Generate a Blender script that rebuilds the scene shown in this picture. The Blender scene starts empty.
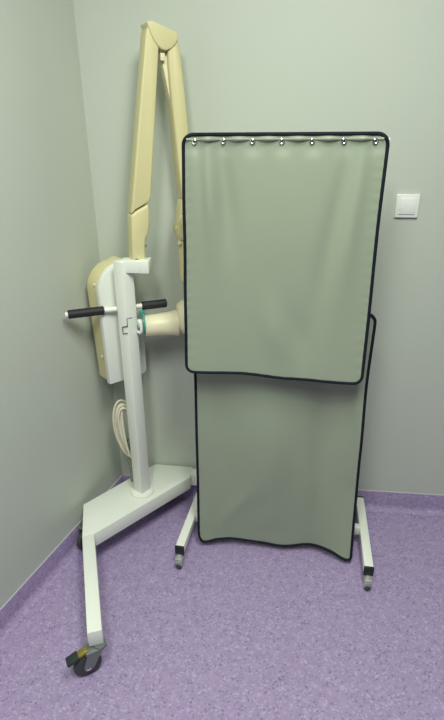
import bpy, bmesh, math, random
from mathutils import Vector, Matrix

# ------------------------------------------------------------------ camera
scene = bpy.context.scene
COL = scene.collection
random.seed(7)
R = math.radians

FOCAL = 520.0            # focal length in pixels of a 444x720 frame
CAM_H = 1.62
dn = Vector((9.0, 1160.0, FOCAL)).normalized()        # world "down" seen in camera axes (x right, y down, z ahead)
fw = (Vector((0, 0, 1)) - dn * dn.z).normalized()
rt = dn.cross(fw)
if rt.x < 0:
    rt = -rt
M = Matrix((( rt.x, -rt.y, -rt.z),
            ( fw.x, -fw.y, -fw.z),
            (-dn.x,  dn.y,  dn.z)))
cam_data = bpy.data.cameras.new('camera')
cam = bpy.data.objects.new('camera', cam_data)
COL.objects.link(cam)
cam.matrix_world = Matrix.Translation((0, 0, CAM_H)) @ M.to_4x4()
cam_data.sensor_fit = 'VERTICAL'
cam_data.sensor_height = 36.0
cam_data.lens = 36.0 * FOCAL / 720.0
cam_data.clip_start = 0.02
scene.camera = cam

# ------------------------------------------------------------------ light, exposure
world = bpy.data.worlds.new('world')
scene.world = world
world.use_nodes = True
world.node_tree.nodes['Background'].inputs[0].default_value = (0.80, 0.92, 0.84, 1)
world.node_tree.nodes['Background'].inputs[1].default_value = 0.05

def area(name, loc, size, power, color, rot=(0, 0, 0)):
    l = bpy.data.lights.new(name, 'AREA')
    l.shape = 'RECTANGLE'
    l.size, l.size_y = size
    l.energy = power
    l.color = color
    o = bpy.data.objects.new(name, l)
    o.location = loc
    o.rotation_euler = rot
    COL.objects.link(o)
    return o

area('ceiling_lamp_near', (0.30, 0.50, 2.70), (0.30, 1.0), 32, (0.96, 1.0, 0.90))
area('ceiling_lamp_far', (-0.34, -0.10, 2.70), (0.30, 1.0), 30, (0.96, 1.0, 0.90))

vs = scene.view_settings
vs.view_transform = 'Standard'
vs.look = 'None'
vs.gamma = 1.0
vs.use_curve_mapping = False
vs.exposure = 0.16

# ------------------------------------------------------------------ materials
def lin(r, g, b):
    f = lambda c: (c / 255 / 12.92) if c / 255 <= 0.04045 else ((c / 255 + 0.055) / 1.055) ** 2.4
    return (f(r), f(g), f(b), 1)

def mat(name, rgb, rough=0.5, metal=0.0, var=0.05, scale=8.0, bump=0.0, bscale=200.0, spec=0.5):
    m = bpy.data.materials.new(name)
    m.use_nodes = True
    nt = m.node_tree
    p = nt.nodes['Principled BSDF']
    p.inputs['Roughness'].default_value = rough
    p.inputs['Metallic'].default_value = metal
    p.inputs['Specular IOR Level'].default_value = spec
    c = lin(*rgb)
    tc = nt.nodes.new('ShaderNodeTexCoord')
    n = nt.nodes.new('ShaderNodeTexNoise')
    n.inputs['Scale'].default_value = scale
    n.inputs['Detail'].default_value = 3
    nt.links.new(tc.outputs['Object'], n.inputs['Vector'])
    mx = nt.nodes.new('ShaderNodeMix')
    mx.data_type = 'RGBA'
    mx.inputs[6].default_value = tuple(v * (1 - var) for v in c[:3]) + (1,)
    mx.inputs[7].default_value = tuple(min(1, v * (1 + var)) for v in c[:3]) + (1,)
    nt.links.new(n.outputs['Fac'], mx.inputs[0])
    nt.links.new(mx.outputs[2], p.inputs['Base Color'])
    if bump:
        n2 = nt.nodes.new('ShaderNodeTexNoise')
        n2.inputs['Scale'].default_value = bscale
        nt.links.new(tc.outputs['Object'], n2.inputs['Vector'])
        b = nt.nodes.new('ShaderNodeBump')
        b.inputs['Strength'].default_value = bump
        b.inputs['Distance'].default_value = 0.002
        nt.links.new(n2.outputs['Fac'], b.inputs['Height'])
        nt.links.new(b.outputs['Normal'], p.inputs['Normal'])
    return m

def vinyl_mat(name):
    m = bpy.data.materials.new(name)
    m.use_nodes = True
    nt = m.node_tree
    p = nt.nodes['Principled BSDF']
    p.inputs['Roughness'].default_value = 0.48
    p.inputs['Specular IOR Level'].default_value = 0.4
    tc = nt.nodes.new('ShaderNodeTexCoord')
    def ramp(stops, interp='LINEAR'):
        r = nt.nodes.new('ShaderNodeValToRGB')
        r.color_ramp.interpolation = interp
        el = r.color_ramp.elements
        el[0].position, el[0].color = stops[0]
        el[1].position, el[1].color = stops[1]
        for s in stops[2:]:
            e = el.new(s[0]); e.color = s[1]
        return r
    v = nt.nodes.new('ShaderNodeTexVoronoi')
    v.inputs['Scale'].default_value = 190
    nt.links.new(tc.outputs['Object'], v.inputs['Vector'])
    sep = nt.nodes.new('ShaderNodeSeparateColor')
    nt.links.new(v.outputs['Color'], sep.inputs[0])
    base = lin(167, 149, 189)
    r = ramp([(0.0, lin(132, 115, 158)), (0.08, lin(156, 139, 178)), (0.2, base), (0.80, base), (0.93, lin(184, 171, 204))])
    nt.links.new(sep.outputs[0], r.inputs[0])
    n = nt.nodes.new('ShaderNodeTexNoise')
    n.inputs['Scale'].default_value = 34
    n.inputs['Detail'].default_value = 6
    n.inputs['Roughness'].default_value = 0.7
    nt.links.new(tc.outputs['Object'], n.inputs['Vector'])
    r2 = ramp([(0.30, (0.86, 0.86, 0.86, 1)), (0.70, (1.10, 1.10, 1.10, 1))])
    nt.links.new(n.outputs['Fac'], r2.inputs[0])
    mx = nt.nodes.new('ShaderNodeMix')
    mx.data_type = 'RGBA'; mx.blend_type = 'MULTIPLY'
    mx.inputs[0].default_value = 1.0
    nt.links.new(r.outputs[0], mx.inputs[6])
    nt.links.new(r2.outputs[0], mx.inputs[7])
    nt.links.new(mx.outputs[2], p.inputs['Base Color'])
    return m

M_WALL = mat('wall_paint', (197, 204, 193), 0.55, var=0.02, scale=2.5, bump=0.06, bscale=160)
M_CEIL = mat('ceiling_paint', (226, 230, 222), 0.8, var=0.02)
M_FLOOR = vinyl_mat('purple_vinyl')
M_BEAD = mat('pale_sealant', (205, 205, 212), 0.5)
M_WHITE = mat('white_enamel', (237, 241, 232), 0.35, var=0.015)
M_CREAM = mat('cream_plastic', (220, 212, 163), 0.42, var=0.02)
M_IVORY = mat('ivory_plastic', (236, 230, 196), 0.38, var=0.02)
M_BLACK = mat('black_rubber', (30, 32, 36), 0.6, var=0.1)
M_DARKGAP = mat('dark_slot', (28, 36, 34), 0.8)
M_STEEL = mat('zinc_steel', (170, 174, 172), 0.35, metal=0.85, var=0.08, scale=30)
M_FORK = mat('dull_steel', (128, 134, 132), 0.45, metal=0.5, var=0.08, scale=30)
M_SATIN = mat('satin_zinc', (196, 200, 194), 0.42, metal=0.45, var=0.05, scale=40)
M_CHROME = mat('chrome', (222, 224, 220), 0.16, metal=1.0)
M_BRASS = mat('yellow_zinc', (160, 148, 72), 0.4, metal=0.6, var=0.15, scale=60)
M_WHEEL = mat('grey_tyre', (62, 68, 68), 0.6, var=0.1, scale=40)
M_PEDAL = mat('dark_pedal', (40, 52, 50), 0.5)
M_CURT = mat('grey_green_vinyl', (150, 161, 141), 0.42, var=0.03, scale=6, bump=0.05, bscale=500)
M_NAVY = mat('navy_binding', (19, 25, 37), 0.75, var=0.1, scale=60, spec=0.25)
M_CABLE = mat('cream_cable', (226, 222, 200), 0.45, var=0.03)
M_CORD = mat('grey_cord', (150, 152, 138), 0.5)
M_TEAL = mat('teal_rubber', (70, 150, 140), 0.5)
M_SWITCH = mat('white_plastic', (240, 243, 238), 0.35, var=0.01)

# ------------------------------------------------------------------ mesh helpers
def obj(name, bm, m, parent=None, smooth=35):
    bmesh.ops.recalc_face_normals(bm, faces=bm.faces[:])
    me = bpy.data.meshes.new(name)
    if parent is not None:                      # meshes are written in world coordinates
        off = parent_origin(parent)
        for v in bm.verts:
            v.co -= off
    bm.to_mesh(me)
    bm.free()
    for k in (m if isinstance(m, (list, tuple)) else [m]):
        me.materials.append(k)
    if smooth:
        for p in me.polygons:
            p.use_smooth = True
        me.set_sharp_from_angle(angle=R(smooth))
    o = bpy.data.objects.new(name, me)
    COL.objects.link(o)
    if parent is not None:
        o.parent = parent
    return o

def parent_origin(o):
    v = Vector((0, 0, 0))
    while o is not None:
        v += o.location
        o = o.parent
    return v

def thing(name, label, cat, loc, group=None):
    o = bpy.data.objects.new(name, None)
    COL.objects.link(o)
    o.location = loc
    o.empty_display_size = 0.05
    o['label'] = label
    o['category'] = cat
    if group:
        o['group'] = group
    return o

def bevel(bm, faces_from, w, seg=2):
    es = set()
    for f in faces_from:
        es.update(f.edges)
    es = [e for e in es if len(e.link_faces) == 2 and e.calc_face_angle(0) > 0.5]
    if es and w:
        bmesh.ops.bevel(bm, geom=es, offset=w, segments=seg, profile=0.5, affect='EDGES', clamp_overlap=True)

def prism(bm, pts, vec, bev=0.0, seg=2):
    """extrude the closed 3-D polygon pts by vec"""
    a = [bm.verts.new(Vector(p)) for p in pts]
    b = [bm.verts.new(Vector(p) + Vector(vec)) for p in pts]
    fs = [bm.faces.new(a), bm.faces.new(b[::-1])]
    n = len(pts)
    for i in range(n):
        fs.append(bm.faces.new((a[i], b[i], b[(i + 1) % n], a[(i + 1) % n])))
    bmesh.ops.recalc_face_normals(bm, faces=fs)
    bevel(bm, fs, bev, seg)

def obox(bm, c, ax, size, bev=0.0, seg=2):
    """box with centre c, axes ax=(X,Y,Z), full sizes"""
    X, Y, Z = [Vector(a).normalized() for a in ax]
    c = Vector(c); sx, sy, sz = [s / 2 for s in size]
    base = [c - X * sx - Y * sy - Z * sz, c + X * sx - Y * sy - Z * sz, c + X * sx + Y * sy - Z * sz, c - X * sx + Y * sy - Z * sz]
    prism(bm, base, Z * sz * 2, bev, seg)

def bar(bm, p, q, w, h, bev=0.002, up=(0, 0, 1)):
    """rectangular tube from p to q: width w (horizontal), height h"""
    p, q = Vector(p), Vector(q)
    X = (q - p).normalized()
    Y = Vector(up).cross(X).normalized()
    Z = X.cross(Y)
    obox(bm, (p + q) / 2, (X, Y, Z), ((q - p).length, w, h), bev)

def frame_of(d):
    d = d.normalized()
    a = Vector((0, 0, 1)) if abs(d.z) < 0.9 else Vector((1, 0, 0))
    u = d.cross(a).normalized()
    return u, d.cross(u).normalized()

def lathe(bm, o, d, prof, seg=24, cap=True):
    """surface of revolution about the axis o + t d: prof = [(t, r), ...]"""
    o, d = Vector(o), Vector(d).normalized()
    u, v = frame_of(d)
    rings = []
    for t, r in prof:
        rings.append([bm.verts.new(o + d * t + (u * math.cos(2 * math.pi * i / seg) + v * math.sin(2 * math.pi * i / seg)) * max(r, 1e-5)) for i in range(seg)])
    for a, b in zip(rings, rings[1:]):
        for i in range(seg):
            bm.faces.new((a[i], a[(i + 1) % seg], b[(i + 1) % seg], b[i]))
    if cap:
        bm.faces.new(rings[0][::-1])
        bm.faces.new(rings[-1])

def cyl(bm, p, q, r, seg=20, ch=0.0015):
    p, q = Vector(p), Vector(q)
    L = (q - p).length
    ch = min(ch, r * 0.4, L * 0.2)
    lathe(bm, p, q - p, [(0, r - ch), (ch, r), (L - ch, r), (L, r - ch)], seg)

def tube(bm, pts, r, seg=8, closed=False, nrm=None, r2=None):
    """sweep a circle (or an ellipse r in nrm x tangent, r2 along nrm) along pts"""
    pts = [Vector(p) for p in pts]
    n = len(pts)
    rings = []
    prev = None
    for i in range(n):
        a = pts[(i - 1) % n] if (closed or i > 0) else pts[i]
        b = pts[(i + 1) % n] if (closed or i < n - 1) else pts[i]
        t = (b - a).normalized()
        if nrm is not None:
            w = Vector(nrm); w = (w - t * w.dot(t)).normalized()
        elif prev is None:
            w = frame_of(t)[0]
        else:
            w = (prev - t * prev.dot(t)).normalized()
        prev = w
        u = t.cross(w)
        rr = r2 if r2 else r
        rings.append([bm.verts.new(pts[i] + u * r * math.cos(2 * math.pi * k / seg) + w * rr * math.sin(2 * math.pi * k / seg)) for k in range(seg)])
    m = n if closed else n - 1
    for i in range(m):
        a, b = rings[i], rings[(i + 1) % n]
        for k in range(seg):
            bm.faces.new((a[k], a[(k + 1) % seg], b[(k + 1) % seg], b[k]))
    if not closed:
        bm.faces.new(rings[0][::-1]); bm.faces.new(rings[-1])

def smooth_path(pts, n=6):
    """Catmull-Rom through pts"""
    P = [Vector(p) for p in pts]
    P = [P[0] * 2 - P[1]] + P + [P[-1] * 2 - P[-2]]
    out = []
    for i in range(1, len(P) - 2):
        for k in range(n):
            t = k / n
            out.append(0.5 * ((2 * P[i]) + (P[i + 1] - P[i - 1]) * t + (2 * P[i - 1] - 5 * P[i] + 4 * P[i + 1] - P[i + 2]) * t * t
                              + (3 * P[i] - P[i - 1] - 3 * P[i + 1] + P[i + 2]) * t ** 3))
    out.append(P[-2])
    return out

def struct(name, bm, m, smooth=35):
    o = obj(name, bm, m, None, smooth)
    o['kind'] = 'structure'
    return o

# ------------------------------------------------------------------ room
CORNER = Vector((-0.483, 2.056, 0))
dB = Vector((1, -0.1135, 0)).normalized()        # along the back wall, to the right
dL = Vector((-0.386, -1, 0)).normalized()        # along the left wall, towards the room
nB = Vector((-dB.y, dB.x, 0)) * -1               # into the room
nL = Vector((-dL.y, dL.x, 0))
if nL.x < 0: nL = -nL
HC = 2.75
K1 = CORNER + dB * 2.6                            # far right
K2 = CORNER + dL * 4.1                            # near left
K3 = Vector((2.35, -1.95, 0))                     # near right

def slab(p, q, n, th=0.10):
    """vertical wall whose room face runs p-q; n points into the room"""
    bm = bmesh.new()
    prism(bm, [p, q, q - n * th, p - n * th], (0, 0, HC))
    return bm
def inward(p, q):
    d = (q - p).normalized(); n = Vector((-d.y, d.x, 0))
    c = (CORNER + K1 + K2 + K3) / 4
    return n if n.dot(c - p) > 0 else -n
struct('wall_back', slab(CORNER - dB * 0.1, K1 + dB * 0.1, nB), M_WALL)
struct('wall_left', slab(CORNER, K2, nL), M_WALL)
#struct('wall_right', slab(K1, K3, inward(K1, K3)), M_WALL)
#struct('wall_front', slab(K2, K3, inward(K2, K3)), M_WALL)
for nm, z, m in (('floor', -0.1, M_FLOOR), ('ceiling', HC, M_CEIL)):
    bm = bmesh.new()
    g = [CORNER + Vector((-.2, .2, z)), K1 + Vector((.2, .2, z)), K3 + Vector((.2, -.2, z)), K2 + Vector((-.2, -.2, z))]
    prism(bm, g, (0, 0, 0.1))
    struct(nm, bm, m)

def cove(p, q, n, miter_p, miter_q):
    """vinyl turned up the wall with a rounded foot and a pale sealant line on top"""
    prof = [(0.0335, 0.0005)]
    r = 0.030
    for i in range(0, 9):
        a = R(90 * i / 8)
        prof.append((0.0035 + r - r * math.sin(a), 0.001 + r - r * math.cos(a)))
    prof += [(0.0035, 0.094), (0.0030, 0.0955), (0.0, 0.0955), (0.0, 0.0005)]
    bm = bmesh.new()
    d = (q - p).normalized()
    A = [bm.verts.new(p + n * a + d * (a * miter_p) + Vector((0, 0, z))) for a, z in prof]
    B = [bm.verts.new(q + n * a + d * (a * miter_q) + Vector((0, 0, z))) for a, z in prof]
    k = len(prof)
    for i in range(k):
        bm.faces.new((A[i], A[(i + 1) % k], B[(i + 1) % k], B[i]))
    bm.faces.new(A[::-1]); bm.faces.new(B)
    s0 = len(bm.faces)
    bar(bm, p + n * 0.0012 + Vector((0, 0, 0.0968)), q + n * 0.0012 + Vector((0, 0, 0.0968)), 0.0028, 0.0028, 0)
    for i, f in enumerate(bm.faces):
        f.material_index = 1 if i >= s0 else 0
    return bm
struct('baseboard_back', cove(CORNER, K1, nB, 0.8, 0), [M_FLOOR, M_BEAD])
struct('baseboard_left', cove(CORNER, K2, nL, 0.8, 0), [M_FLOOR, M_BEAD])

# ------------------------------------------------------------------ light switch
def wall_pt(x):       # point of the back wall's face at world x
    return CORNER + dB * ((x - CORNER.x) / dB.x)
c = wall_pt(0.667) + Vector((0, 0, 1.357))
sw = thing('light_switch', 'white square rocker light switch on the pale green wall right of the curtain', 'light switch', c)
bm = bmesh.new(); obox(bm, c + nB * 0.005, (dB, nB, (0, 0, 1)), (0.081, 0.010, 0.081), 0.003, 3); obj('frame', bm, M_SWITCH, sw)
bm = bmesh.new(); obox(bm, c + nB * 0.0105, (dB, nB + Vector((0, 0, 0.05)), (0, 0, 1)), (0.056, 0.006, 0.056), 0.0015, 2); obj('rocker', bm, M_SWITCH, sw)

# ------------------------------------------------------------------ mobile x-ray unit
POST = Vector((-0.350, 1.829, 0))
xr = thing('mobile_xray_unit', 'cream and white mobile dental x-ray unit on castors in the corner', 'x-ray unit', POST.copy())
Z = Vector((0, 0, 1))
BZ0, BZ1 = 0.114, 0.178
def V(x, y, z): return Vector((x, y, z))

# base plate
bm = bmesh.new()
prism(bm, [V(-0.587, 1.746, BZ0), V(-0.546, 1.557, BZ0), V(-0.500, 1.575, BZ0), V(-0.148, 1.926, BZ0), V(-0.141, 2.004, BZ0), V(-0.319, 2.030, BZ0)],
      (0, 0, BZ1 - BZ0), 0.003)
obj('base', bm, M_WHITE, xr)

def leg(p, q, wdt=0.046):
    bm = bmesh.new()
    bar(bm, (p[0], p[1], (BZ0 + BZ1) / 2), (q[0], q[1], (BZ0 + BZ1) / 2), wdt, BZ1 - BZ0 - 0.002, 0.002)
    return obj('leg', bm, M_WHITE, xr)
leg((-0.5255, 1.568), (-0.407, 1.142))
leg((-0.155, 1.974), (0.270, 1.926))

def castor(cx, cy, phi, brake, r=0.040, trail=0.028, parent=xr, top=BZ0):
    """castor with wheel centre (cx,cy,r); phi = rolling direction, trailing away from the stem"""
    d = V(math.cos(phi), math.sin(phi), 0)
    ax = V(-d.y, d.x, 0)
    c = V(cx, cy, r)
    w = 0.024
    bm = bmesh.new()
    stem = c - d * trail
    # fork: bearing, bridge plate and two cheeks
    cyl(bm, V(stem.x, stem.y, 2 * r + 0.012), V(stem.x, stem.y, top + 0.001), 0.020)
    obox(bm, V(stem.x, stem.y, 2 * r + 0.014) + d * (trail - 0.026), (d, ax, Z), (0.056, w + 0.014, 0.010), 0.002)
    for s in (-1, 1):
        o = c + ax * s * (w / 2 + 0.005)
        pts = [o + d * -0.052 + Z * (r + 0.016), o + d * -0.004 + Z * (r + 0.016), o + d * 0.014 + Z * 0.004, o + d * 0.010 - Z * 0.012, o - d * 0.008 - Z * 0.013, o - d * 0.020 - Z * 0.002]
        prism(bm, [p - ax * 0.0015 for p in pts], ax * 0.003, 0.0008, 1)
    f = obj('castor', bm, M_FORK, parent)
    bm = bmesh.new()
    lathe(bm, c - ax * w / 2, ax, [(0, r * 0.45), (0.002, r * 0.82), (0.004, r * 0.95), (0.008, r), (w - 0.008, r), (w - 0.004, r * 0.95), (w - 0.002, r * 0.82), (w, r * 0.45)], 32)
    obj('wheel', bm, M_WHEEL, f)
    for s in (-1, 1):
        bm = bmesh.new()
        lathe(bm, c + ax * s * (w / 2 + 0.006), ax * s, [(0, 0.0075), (0.003, 0.0075), (0.005, 0.005), (0.0055, 0.001)], 12)
        obj('axle_bolt', bm, M_CHROME, f)
    if brake:
        bm = bmesh.new()
        obox(bm, c + d * 0.010 + Z * (r + 0.014), (d - Z * 0.35, ax, Z), (0.034, 0.024, 0.012), 0.003)
        obj('brake_arm', bm, M_BRASS, f)
        bm = bmesh.new()
        obox(bm, c + d * 0.042 + Z * (r + 0.002), (d - Z * 0.40, ax, Z + d * 0.4), (0.040, 0.032, 0.014), 0.003)
        obj('brake_pedal', bm, M_PEDAL, f)
    return f
castor(-0.441, 1.130, math.atan2(-0.44, -0.90), True, 0.045, 0.048)
castor(-0.588, 1.690, R(-110), False)
castor(0.235, 1.920, R(175), False)
castor(-0.300, 1.960, R(200), False)

# post
pX = V(math.cos(R(52)), math.sin(R(52)), 0); pY = V(-pX.y, pX.x, 0)
bm = bmesh.new()
obox(bm, POST + Z * 0.675, (pX, pY, Z), (0.050, 0.050, 1.03), 0.003, 2)
post = obj('post', bm, M_WHITE, xr)
bm = bmesh.new()
lathe(bm, POST + Z * (BZ1 - 0.002), Z, [(0, 0.050), (0.004, 0.052), (0.010, 0.050), (0.014, 0.044), (0.015, 0.030)], 40)
obj('collar', bm, M_WHITE, post)
# stepped dark slot on the two visible faces of the post
bm = bmesh.new()
fl = POST - pX * 0.0255      # face looking left-front
fr = POST - pY * 0.0255      # face looking right-front
edge = POST - pX * 0.0255 - pY * 0.0255
tube(bm, [fl - pY * 0.022 + Z * 0.926, fl + pY * 0.002 + Z * 0.918, fl + pY * 0.002 + Z * 0.945, edge + Z * 0.954], 0.0020, 6)
tube(bm, [edge + Z * 0.954, edge + Z * 0.984, fr + pX * 0.000 + Z * 0.981], 0.0012, 6)
obj('hook_slot', bm, M_DARKGAP, post)

# carrier plate with the control box behind it
a3 = V(0.743, 0.669, 0); n3 = V(0.669, -0.743, 0); r0 = V(-0.348, 1.912, 0)
def P3(a, z, o=0.0): return r0 + a3 * a + n3 * o + Z * z
def arc(ca, cz, r, a0, a1, n=7):
    return [(ca + r * math.cos(R(a0 + (a1 - a0) * i / n)), cz + r * math.sin(R(a0 + (a1 - a0) * i / n))) for i in range(n + 1)]
out = [(-0.124, 0.698)] + arc(0.027, 0.717, 0.022, -90, 0, 5) + [(0.049, 0.985), (0.015, 0.995), (0.015, 1.170), (-0.020, 1.170)] + \
      arc(-0.020, 1.060, 0.110, 90, 172, 9)
bm = bmesh.new()
prism(bm, [P3(a, z, 0.0) for a, z in out], n3 * -0.024, 0.002)
obj('carrier_plate', bm, M_WHITE, xr)
cb = [(-0.108, 0.688)] + arc(0.010, 0.708, 0.02, -90, 0, 4) + [(0.030, 1.12)] + arc(0.000, 1.140, 0.030, 0, 90, 4) + arc(-0.020, 1.060, 0.1, 90, 175, 8)
bm = bmesh.new()
prism(bm, [P3(a, z, -0.025) for a, z in cb], n3 * -0.092, 0.016, 4)
box = obj('control_box', bm, M_CREAM, xr)
for z in (0.80, 1.09):
    bm = bmesh.new()
    lathe(bm, P3(-0.117, z, -0.052), -a3, [(0, 0.007), (0.003, 0.007), (0.005, 0.004), (0.0055, 0.001)], 10)
    obj('screw', bm, M_IVORY, box)

# handlebar
h0, h1 = V(-0.564, 1.777, 1.006), V(-0.213, 1.908, 1.006)
hd = (h1 - h0).normalized(); HL = (h1 - h0).length
bm = bmesh.new(); cyl(bm, h0, h1, 0.0095)
hb = obj('handlebar', bm, M_WHITE, xr)
for s0, s1 in ((0.010, 0.140), (HL - 0.094, HL + 0.002)):
    bm = bmesh.new()
    lathe(bm, h0 + hd * s0, hd, [(0, 0.013), (0.003, 0.0165)] + [(0.003 + (s1 - s0 - 0.006) * k / 12, 0.0165 if k % 2 == 0 else 0.0158) for k in range(1, 13)] + [(s1 - s0, 0.012)], 20)
    obj('grip', bm, M_BLACK, hb)

# bracket under the arm
bd = V(math.cos(R(-4)), math.sin(R(-4)), 0); bn = V(-bd.y, bd.x, 0)
bm = bmesh.new()
b0 = V(-0.368, 1.806, 0)
prism(bm, [b0 + bd * 0.012 + Z * 1.150, b0 + bd * 0.110 + Z * 1.150, b0 + bd * 0.110 + Z * 1.194, b0 + bd * 0.012 + Z * 1.194], bn * 0.060, 0.003)
br = obj('bracket', bm, M_WHITE, xr)
bm = bmesh.new()
b1 = b0 + bd * 0.078
prism(bm, [b1 + Z * 1.1495 - bn * 0.0012, b1 + bd * 0.036 + Z * 1.1495 - bn * 0.0012, b1 + bd * 0.036 + Z * 1.1945 - bn * 0.0012, b1 + Z * 1.1945 - bn * 0.0012], bn * 0.062, 0.003)
obj('end_cap', bm, M_WHITE, br)

# folding arm: outlines lie in one vertical plane
n2 = V(0.42, -0.906, 0).normalized(); a2 = V(0.906, 0.42, 0).normalized(); q0 = V(-0.34, 1.80, 0)
def P2(a, z, o=0.0): return q0 + a2 * a + n2 * o + Z * z
def armpart(name, out, depth, bev, parent=xr, front=0.0, m=M_CREAM, seg=3):
    bm = bmesh.new()
    prism(bm, [P2(a, z, front) for a, z in out], n2 * -depth, bev, seg)
    return obj(name, bm, m, parent)
armpart('arm_mount', [(0.033, 1.190), (0.080, 1.190), (0.082, 1.240), (0.085, 1.262), (0.097, 1.285), (0.102, 1.310), (0.106, 1.352), (0.104, 1.381), (0.056, 1.359), (0.0395, 1.345), (0.036, 1.27)], 0.062, 0.008)
bm = bmesh.new()
lathe(bm, P2(0.087, 1.235, -0.03), a2, [(0, 0.006), (0.006, 0.006), (0.008, 0.003)], 10)
obj('arm_pin', bm, M_STEEL, xr)
bm = bmesh.new()
lathe(bm, P2(0.046, 1.193, -0.004), n2, [(0, 0.006), (0.006, 0.006), (0.007, 0.003)], 10)
obj('arm_pin', bm, M_STEEL, xr)
armpart('lower_arm', [(0.0405, 1.3505), (0.056, 1.3645), (0.104, 1.3865), (0.1130, 1.405), (0.1495, 1.70), (0.168, 1.850), (0.168, 1.880), (0.146, 1.910), (0.137, 1.905), (0.129, 1.885)], 0.062, 0.010)
armpart('upper_arm', [(0.198, 1.846), (0.207, 1.883), (0.228, 1.881), (0.234, 1.868), (0.243, 1.815), (0.254, 1.70), (0.276, 1.386), (0.236, 1.372), (0.2275, 1.398), (0.2175, 1.52), (0.204, 1.70), (0.198, 1.80)], 0.060, 0.010)
cap_pts = [(0.131, 1.913), (0.150, 1.915), (0.222, 1.891), (0.2305, 1.886), (0.2315, 1.872)] + \
          [(0.222, 1.857), (0.207, 1.845), (0.190, 1.8385), (0.176, 1.841), (0.162, 1.851), (0.150, 1.867), (0.140, 1.886)]
armpart('elbow_cover', cap_pts, 0.072, 0.004, front=0.005)
armpart('elbow_link', [(0.176, 1.842), (0.200, 1.842), (0.210, 1.79), (0.214, 1.69), (0.206, 1.69), (0.186, 1.79)], 0.030, 0.002, front=-0.020, m=M_IVORY)
armpart('elbow_tab', [(0.174, 1.833), (0.188, 1.833), (0.188, 1.812), (0.173, 1.812)], 0.012, 0.001, front=-0.006, m=M_IVORY)
# wrist of the upper arm, hanging rod, yoke
wr = armpart('wrist', [(0.228, 1.388), (0.272, 1.378), (0.276, 1.30), (0.262, 1.245), (0.218, 1.245), (0.2070, 1.268), (0.2070, 1.298), (0.217, 1.335), (0.2215, 1.36)], 0.052, 0.006, front=-0.003)
bm = bmesh.new()
lathe(bm, P2(0.236, 1.312, -0.006), n2, [(0, 0.026), (0.006, 0.025), (0.008, 0.021), (0.009, 0.001)], 22)
obj('pivot_boss', bm, M_CREAM, wr)
bm = bmesh.new()
lathe(bm, P2(0.2125, 1.288, -0.02), -a2, [(0, 0.006), (0.006, 0.006), (0.009, 0.003)], 12)
obj('pivot_pin', bm, M_IVORY, wr)
bm = bmesh.new()
lathe(bm, P2(0.2135, 1.236, -0.012), n2 - a2 * 0.4, [(0, 0.005), (0.006, 0.007), (0.010, 0.006), (0.012, 0.001)], 12)
obj('pivot_pin', bm, M_IVORY, wr)
bm = bmesh.new()
ro = P2(0.2355, 0, -0.03)
lathe(bm, ro + Z * 1.250, -Z, [(0, 0.020), (0.135, 0.019), (0.137, 0.0165), (0.1385, 0.0165), (0.140, 0.0205), (0.155, 0.020), (0.162, 0.015), (0.165, 0.005)], 22)
obj('hanger_rod', bm, M_CREAM, xr)
bm = bmesh.new()
tube(bm, smooth_path([ro + Z * 1.10, P2(0.262, 1.085, -0.03), P2(0.305, 1.060, -0.03), P2(0.318, 1.01, -0.03), P2(0.312, 0.965, -0.03)], 6), 0.013, 12)
obj('yoke', bm, M_CREAM, xr)
# tube head with its pointing cone
pd = V(0.975, 0.205, 0.020).normalized(); ps = V(-0.292, 1.853, 0.944)
bm = bmesh.new()
lathe(bm, ps + pd * 0.124, pd, [(0, 0.043), (0.003, 0.052), (0.010, 0.058), (0.020, 0.064), (0.036, 0.068), (0.060, 0.070), (0.150, 0.070), (0.180, 0.066), (0.205, 0.052), (0.215, 0.030), (0.217, 0.001)], 36)
hdm = obj('tube_head', bm, M_IVORY, xr)
hdm.location.z += 0.010
bm = bmesh.new()
lathe(bm, ps, pd, [(0.004, 0.034), (0.0, 0.037), (0.004, 0.0395), (0.06, 0.0425), (0.108, 0.0465), (0.110, 0.048), (0.126, 0.050), (0.128, 0.030)], 36)
obj('pointer_cone', bm, M_IVORY, hdm)
hdm.children[0].location.z -= 0.010
# teal strap and white hook that hold the cone to the post
bm = bmesh.new()
lathe(bm, ps - pd * 0.006, pd, [(0, 0.034), (0.0, 0.0415), (0.007, 0.0420), (0.008, 0.039)], 32)
obox(bm, ps + V(-0.008, 0.0, 0.042), (pd, (0, 1, 0), Z), (0.020, 0.016, 0.018), 0.003)
st = obj('holding_strap', bm, M_TEAL, xr)
bm = bmesh.new()
tube(bm, smooth_path([ps + V(-0.016, -0.030, 0.022), ps + V(-0.010, -0.040, 0.020), ps + V(-0.006, -0.043, 0.0), ps + V(-0.010, -0.040, -0.022), ps + V(-0.022, -0.026, -0.024)], 5), 0.0055, 8)
obj('strap_hook', bm, M_SWITCH, st)
bm = bmesh.new()
bar(bm, V(-0.345, 1.858, 0.944), ps + V(-0.004, 0.0, 0.0), 0.02, 0.03, 0.002)
obj('cone_rest', bm, M_WHITE, xr)

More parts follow.
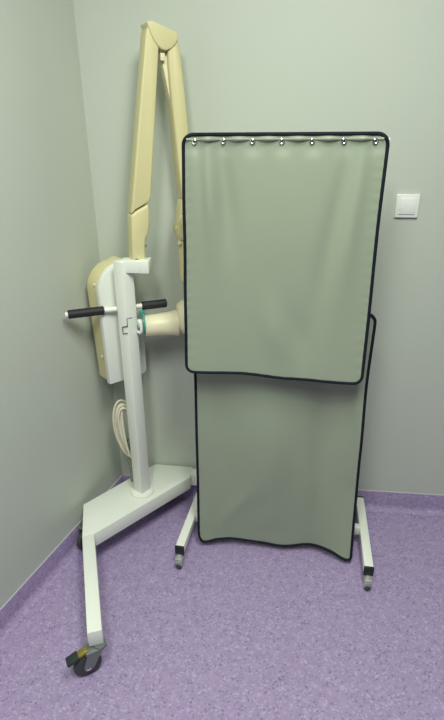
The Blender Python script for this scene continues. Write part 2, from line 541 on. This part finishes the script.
# coiled mains cable behind the post
bm = bmesh.new()
rnd = random.Random(3)
cc = V(-0.402, 1.885, 0.455)
path = []
LOOPS = 6
for i in range(LOOPS * 28 + 1):
    t = 2 * math.pi * i / 28
    lp = i / 28
    w = 0.042 + 0.014 * math.sin(lp * 2.1) - 0.002 * lp
    h = 0.142 - 0.007 * abs(math.sin(lp * 1.7)) - 0.003 * lp
    tilt = 0.10 + 0.02 * math.sin(lp * 3)
    x = w * math.cos(t); z = h * math.sin(t)
    path.append(cc + V(0.9, 0.30, 0) * (x - tilt * z) + V(-0.3, 0.9, 0) * (0.016 * math.sin(t * 0.5 + lp) - 0.004 * lp) + Z * z)
tube(bm, path, 0.0048, 8)
cable = obj('mains_cable', bm, M_CABLE, xr)
bm = bmesh.new()
lathe(bm, cc + V(0.012, -0.026, 0.010), V(1, 0.2, 0.2), [(0, 0.010), (0.012, 0.012), (0.024, 0.010)], 12)
obj('cable_tie', bm, M_SWITCH, cable)
bm = bmesh.new()
hx = []
for i in range(15 * 12 + 1):
    t = 2 * math.pi * i / 12
    z = 0.395 - 0.228 * i / 180
    hx.append(V(-0.404 + 0.010 * math.cos(t) + 0.004 * math.sin(z * 9), 1.900 + 0.010 * math.sin(t), z))
tube(bm, hx, 0.0036, 6)
obj('spiral_cord', bm, M_CORD, xr)

# ------------------------------------------------------------------ radiation screen
th = R(-7.5)
cu = V(math.cos(th), math.sin(th), 0); cn = V(-math.sin(th), math.cos(th), 0)     # along the curtain, away from the camera
c0 = V(-0.10, 1.67, 0)
def PC(u, z, o=0.0): return c0 + cu * u + cn * o + Z * z
sc = thing('radiation_screen', 'grey green double curtain protective screen with navy edging on a white castor frame', 'screen', PC(0.3, 0, 0.08))

FZ0, FZ1 = 0.062, 0.100
def foot(pf, pb):
    pf, pb = V(pf[0], pf[1], (FZ0 + FZ1) / 2), V(pb[0], pb[1], (FZ0 + FZ1) / 2)
    d = (pb - pf).normalized()
    bm = bmesh.new(); bar(bm, pf + d * 0.006, pb, 0.034, FZ1 - FZ0, 0.002)
    f = obj('foot', bm, M_WHITE, sc)
    for p in (pf, pb):
        s = 1 if p is pf else -1
        bm = bmesh.new(); bar(bm, p - d * s * 0.002, p + d * s * 0.007, 0.0365, FZ1 - FZ0 + 0.002, 0.0015)
        obj('end_cap', bm, M_BLACK, f)
    for p, s in ((pf, 1), (pb, -1)):
        q = p - d * s * 0.004
        bm = bmesh.new()
        ax = V(-d.y, d.x, 0)
        cyl(bm, V(q.x, q.y, 0.048), V(q.x, q.y, FZ0 + 0.001), 0.009)
        for k in (-1, 1):
            o = V(q.x, q.y, 0) + ax * k * 0.0125
            pts = [o - d * s * 0.019 + Z * 0.052, o + d * s * 0.010 + Z * 0.052, o + d * s * 0.002 + Z * 0.012, o - d * s * 0.010 + Z * 0.010, o - d * s * 0.023 + Z * 0.026]
            prism(bm, [x - ax * 0.001 for x in pts], ax * 0.002, 0.0005, 1)
        obox(bm, V(q.x, q.y, 0.052) - d * s * 0.005, (d, ax, Z), (0.030, 0.027, 0.004), 0.001)
        obox(bm, V(q.x, q.y, 0.039) - d * s * 0.0205, (d, ax, Z - d * s * 0.25), (0.003, 0.026, 0.028), 0.001)
        cs = obj('castor', bm, M_SATIN, sc)
        bm = bmesh.new()
        w0 = V(q.x, q.y, 0.0187) - d * s * 0.004
        lathe(bm, w0 - ax * 0.010, ax, [(0, 0.009), (0.002, 0.0165), (0.005, 0.0185), (0.015, 0.0185), (0.018, 0.0165), (0.020, 0.009)], 20)
        obj('wheel', bm, M_WHEEL, cs)
    return f
foot((-0.1755, 1.580), (-0.103, 1.925))
foot((0.5490, 1.466), (0.614, 1.880))
bm = bmesh.new(); bar(bm, (-0.128, 1.782, 0.081), (0.596, 1.690, 0.081), 0.030, 0.034, 0.002); obj('crossbar', bm, M_WHITE, sc)
for x, y in ((-0.045, 1.771), (0.475, 1.705)):
    bm = bmesh.new()
    top = V(x + 0.005, y - 0.045, 1.585)
    bar(bm, (x, y, 0.098), top, 0.025, 0.025, 0.002, up=(1, 0, 0))
    obj('post', bm, M_WHITE, sc)
    for zz, o in ((1.580, 0.0), (1.030, 0.034)):
        t = (zz - 0.098) / (1.585 - 0.098)
        p = V(x, y, 0.098).lerp(top, t)
        q = p - cn * ((p - PC(0, 0, o)).dot(cn))
        bm = bmesh.new(); bar(bm, p, q, 0.018, 0.018, 0.001); obj('hanger_arm', bm, M_WHITE, sc)
for name, zz, o, u0, u1 in (('top_bar', 1.582, -0.002, 0.012, 0.560), ('middle_bar', 1.030, 0.050, 0.012, 0.590)):
    bm = bmesh.new(); cyl(bm, PC(u0, zz, o), PC(u1, zz, o), 0.008); obj(name, bm, M_WHITE, sc)

def curtain(name, left, right, top, bottom, rad, disp, th_, NU=90, NV=110, rb=None):
    """left(z), right(z), bottom(s): outline in the curtain plane; disp(u,z,s,v): depth (towards the room is negative)"""
    rb = rb or rad
    fr = [0, 0.0012, 0.004, 0.009, 0.016, 0.026]
    vs_ = sorted(set([x for x in fr] + [0.04 + (0.92) * k / NV for k in range(NV + 1)] + [1 - x for x in fr]))
    us_ = sorted(set([x for x in fr] + [0.04 + (0.92) * k / NU for k in range(NU + 1)] + [1 - x for x in fr]))
    bm = bmesh.new()
    G, Gb = [], []
    H = top - 0.5 * (bottom(0) + bottom(1))
    for v in vs_:
        dz = min(v, 1 - v) * H
        r_ = rb if v < 0.5 else rad
        ins = r_ - math.sqrt(max(0, r_ * r_ - (r_ - dz) ** 2)) if dz < r_ else 0
        row, rowb = [], []
        for s in us_:
            z = bottom(s) + (top - bottom(s)) * v
            u = (left(z) + ins) + (right(z) - left(z) - 2 * ins) * s
            o = disp(u, z, s, v)
            row.append(bm.verts.new(PC(u, z, o)))
            rowb.append(bm.verts.new(PC(u, z, o + th_)))
        G.append(row); Gb.append(rowb)
    nv, nu = len(vs_), len(us_)
    for i in range(nv - 1):
        for j in range(nu - 1):
            bm.faces.new((G[i][j], G[i][j + 1], G[i + 1][j + 1], G[i + 1][j]))
            bm.faces.new((Gb[i][j], Gb[i + 1][j], Gb[i + 1][j + 1], Gb[i][j + 1]))
    loop = [(0, j) for j in range(nu)] + [(i, nu - 1) for i in range(1, nv)] + [(nv - 1, j) for j in range(nu - 2, -1, -1)] + [(i, 0) for i in range(nv - 2, 0, -1)]
    for (a, b), (c_, d_) in zip(loop, loop[1:] + loop[:1]):
        bm.faces.new((G[a][b], Gb[a][b], Gb[c_][d_], G[c_][d_]))
    edge = [(G[a][b].co + Gb[a][b].co) / 2 for a, b in loop]
    o = obj(name, bm, M_CURT, sc, 60)
    pts = [edge[0]]
    for p in edge[1:]:
        if (p - pts[-1]).length > 0.0025:
            pts.append(p)
    if (pts[-1] - pts[0]).length < 0.002: pts.pop()
    bm = bmesh.new()
    tube(bm, pts, 0.0056, 10, True, nrm=cn, r2=0.0065)
    obj('binding', bm, M_NAVY, o, 60)
    return o

def g(x, c_, w): return math.exp(-((x - c_) / w) ** 2)
def lerp_tab(tab, x):
    if x <= tab[0][0]: return tab[0][1]
    for (a, b), (c_, d_) in zip(tab, tab[1:]):
        if x <= c_:
            t = (x - a) / (c_ - a); t = t * t * (3 - 2 * t)
            return b + (d_ - b) * t
    return tab[-1][1]

# upper curtain
def uL(z): return lerp_tab([(0.82, -0.018), (1.05, -0.016), (1.35, -0.010), (1.60, -0.005)], z)
def uR(z): return lerp_tab([(0.82, 0.576), (1.05, 0.577), (1.35, 0.574), (1.60, 0.576)], z)
def uB(s): return lerp_tab([(0, 0.846), (0.3, 0.851), (0.6, 0.841), (1, 0.833)], s)
SN = [0.029, 0.113, 0.198, 0.282, 0.367, 0.455, 0.541]
def uD(u, z, s, v):
    d = -0.026
    tz = (1.60 - z) / 0.78
    # folds falling from the corner snaps
    d += -0.016 * g(u, 0.065 + 0.035 * tz, 0.020 + 0.02 * tz) * g(z, 1.44, 0.16)
    d += 0.013 * g(u, 0.105 + 0.08 * tz, 0.022 + 0.03 * tz) * g(z, 1.42, 0.20)
    d += -0.006 * g(u, 0.022, 0.014) * g(z, 1.47, 0.14)
    d += -0.011 * g(u, 0.515 - 0.06 * tz, 0.020 + 0.03 * tz) * g(z, 1.38, 0.24)
    d += 0.010 * g(u, 0.480 - 0.10 * tz, 0.022 + 0.03 * tz) * g(z, 1.32, 0.26)
    # slow swell of the sheet and the lower edge standing off
    d += -0.010 * math.sin(math.pi * s) * math.sin(math.pi * min(1, tz * 0.9))
    d += -0.060 * max(0, tz - 0.45) ** 2
    d += 0.003 * math.sin(u * 13 + z * 6) * max(0, tz - 0.45)
    d += -0.009 * g(u, 0.32 - 0.25 * (z - 0.85), 0.040) * g(z, 1.00, 0.10)
    d += 0.008 * g(u, 0.40 - 0.28 * (z - 0.85), 0.040) * g(z, 1.00, 0.10)
    # pleats between the snaps
    if 1.52 < z:
        k = max(0, math.cos((u - SN[0]) / 0.0853 * 2 * math.pi)) * 0.0
        ph = 0.5 - 0.5 * math.cos((u - SN[0]) / 0.0853 * 2 * math.pi)
        d += -0.006 * ph * g(z, 1.592, 0.012)
        d += 0.004 * (1 - ph) * g(z, 1.565, 0.02)
    # puckers along the bound side edges
    e = min(u - uL(z), uR(z) - u)
    d += 0.0010 * math.sin(2 * math.pi * z / 0.034 + 2 * math.sin(z * 17)) * math.exp(-e / 0.016) * (1 - g(e, 0, 0.006))
    e2 = z - uB(s)
    d += 0.0010 * math.sin(2 * math.pi * u / 0.05 + 2 * math.sin(u * 23)) * math.exp(-e2 / 0.02) * (1 - g(e2, 0, 0.006))
    return d
up = curtain('upper_curtain', uL, uR, 1.600, uB, 0.030, uD, 0.004, rb=0.026)
# hem folded over the bar, pulled down at every snap
bm = bmesh.new()
rows = 8
N = 140
gr = []
for i in range(N + 1):
    u = 0.006 + (0.563 - 0.006) * i / N
    ph = 0.5 - 0.5 * math.cos((u - SN[0]) / 0.0853 * 2 * math.pi)
    col_ = []
    for k in range(rows + 1):
        a = math.pi * k / rows
        zc = 1.5870 + 0.0010 * ph
        hz = 0.0022 + 0.0040 * ph
        col_.append(bm.verts.new(PC(u, zc + hz * math.cos(a), uD(u, zc, 0.5, 0.9) - 0.001 - (0.0010 + 0.0055 * ph) * math.sin(a))))
    gr.append(col_)
for a, b in zip(gr, gr[1:]):
    for k in range(rows):
        bm.faces.new((a[k], a[k + 1], b[k + 1], b[k]))
    bm.faces.new((a[rows], a[0], b[0], b[rows]))
bm.faces.new(gr[0]); bm.faces.new(gr[-1][::-1])
obj('hem', bm, M_CURT, up, 60)
for u in SN:
    bm = bmesh.new()
    z = 1.5815
    lathe(bm, PC(u, z, uD(u, z, 0.5, 0.97) + 0.001), -cn, [(0, 0.0088), (0.003, 0.0088), (0.0045, 0.0078), (0.0050, 0.0060), (0.0042, 0.0045), (0.0058, 0.0030), (0.0062, 0.0005)], 20)
    obj('snap', bm, M_CHROME, up)

# lower curtain
def lL(z): return lerp_tab([(0.03, 0.004), (0.07, -0.005), (0.5, -0.004), (1.05, -0.004)], z)
def lR(z): return lerp_tab([(0.03, 0.618), (0.25, 0.617), (0.5, 0.613), (0.8, 0.608), (1.05, 0.610)], z)
def lB(s): return lerp_tab([(0, 0.032), (0.10, 0.042), (0.20, 0.046), (0.40, 0.040), (0.55, 0.034), (0.75, 0.046), (0.88, 0.040), (1, 0.026)], s)
def lD(u, z, s, v):
    d = 0.032 + 0.012 * g(z, 0.78, 0.18)
    low = max(0, 1 - z / 0.35)
    d += -0.050 * g(s, 1.0, 0.13) * low ** 1.5
    d += -0.022 * g(s, 0.0, 0.12) * low ** 1.5
    d += 0.008 * g(s, 0.75, 0.10) * low
    d += -0.006 * g(s, 0.55, 0.12) * low
    # broad swell down the middle, hollow at the left
    d += -0.026 * g(s, 0.46, 0.17) * math.sin(math.pi * min(1, max(0, (1.05 - z) / 0.95)))
    d += 0.016 * g(s, 0.78, 0.09) * math.sin(math.pi * min(1, max(0, (1.05 - z) / 0.95)))
    d += 0.010 * g(s, 0.17, 0.08) * g(z, 0.55, 0.3)
    d += -0.005 * g(u, 0.08 + 0.60 * (z - 0.1), 0.030) * g(z, 0.22, 0.10)
    d += 0.003 * g(u, 0.18 + 0.60 * (z - 0.1), 0.045) * g(z, 0.22, 0.10)
    d += -0.005 * g(u, 0.46 - 0.12 * (z - 0.1), 0.040) * g(z, 0.30, 0.16)
    d += 0.005 * g(u, 0.37 - 0.08 * (z - 0.1), 0.050) * g(z, 0.24, 0.16)
    e = min(u - lL(z), lR(z) - u)
    d += 0.0010 * math.sin(2 * math.pi * z / 0.036 + 2 * math.sin(z * 15)) * math.exp(-e / 0.014) * (1 - g(e, 0, 0.006))
    return d
curtain('lower_curtain', lL, lR, 1.052, lB, 0.030, lD, 0.004, rb=0.014)
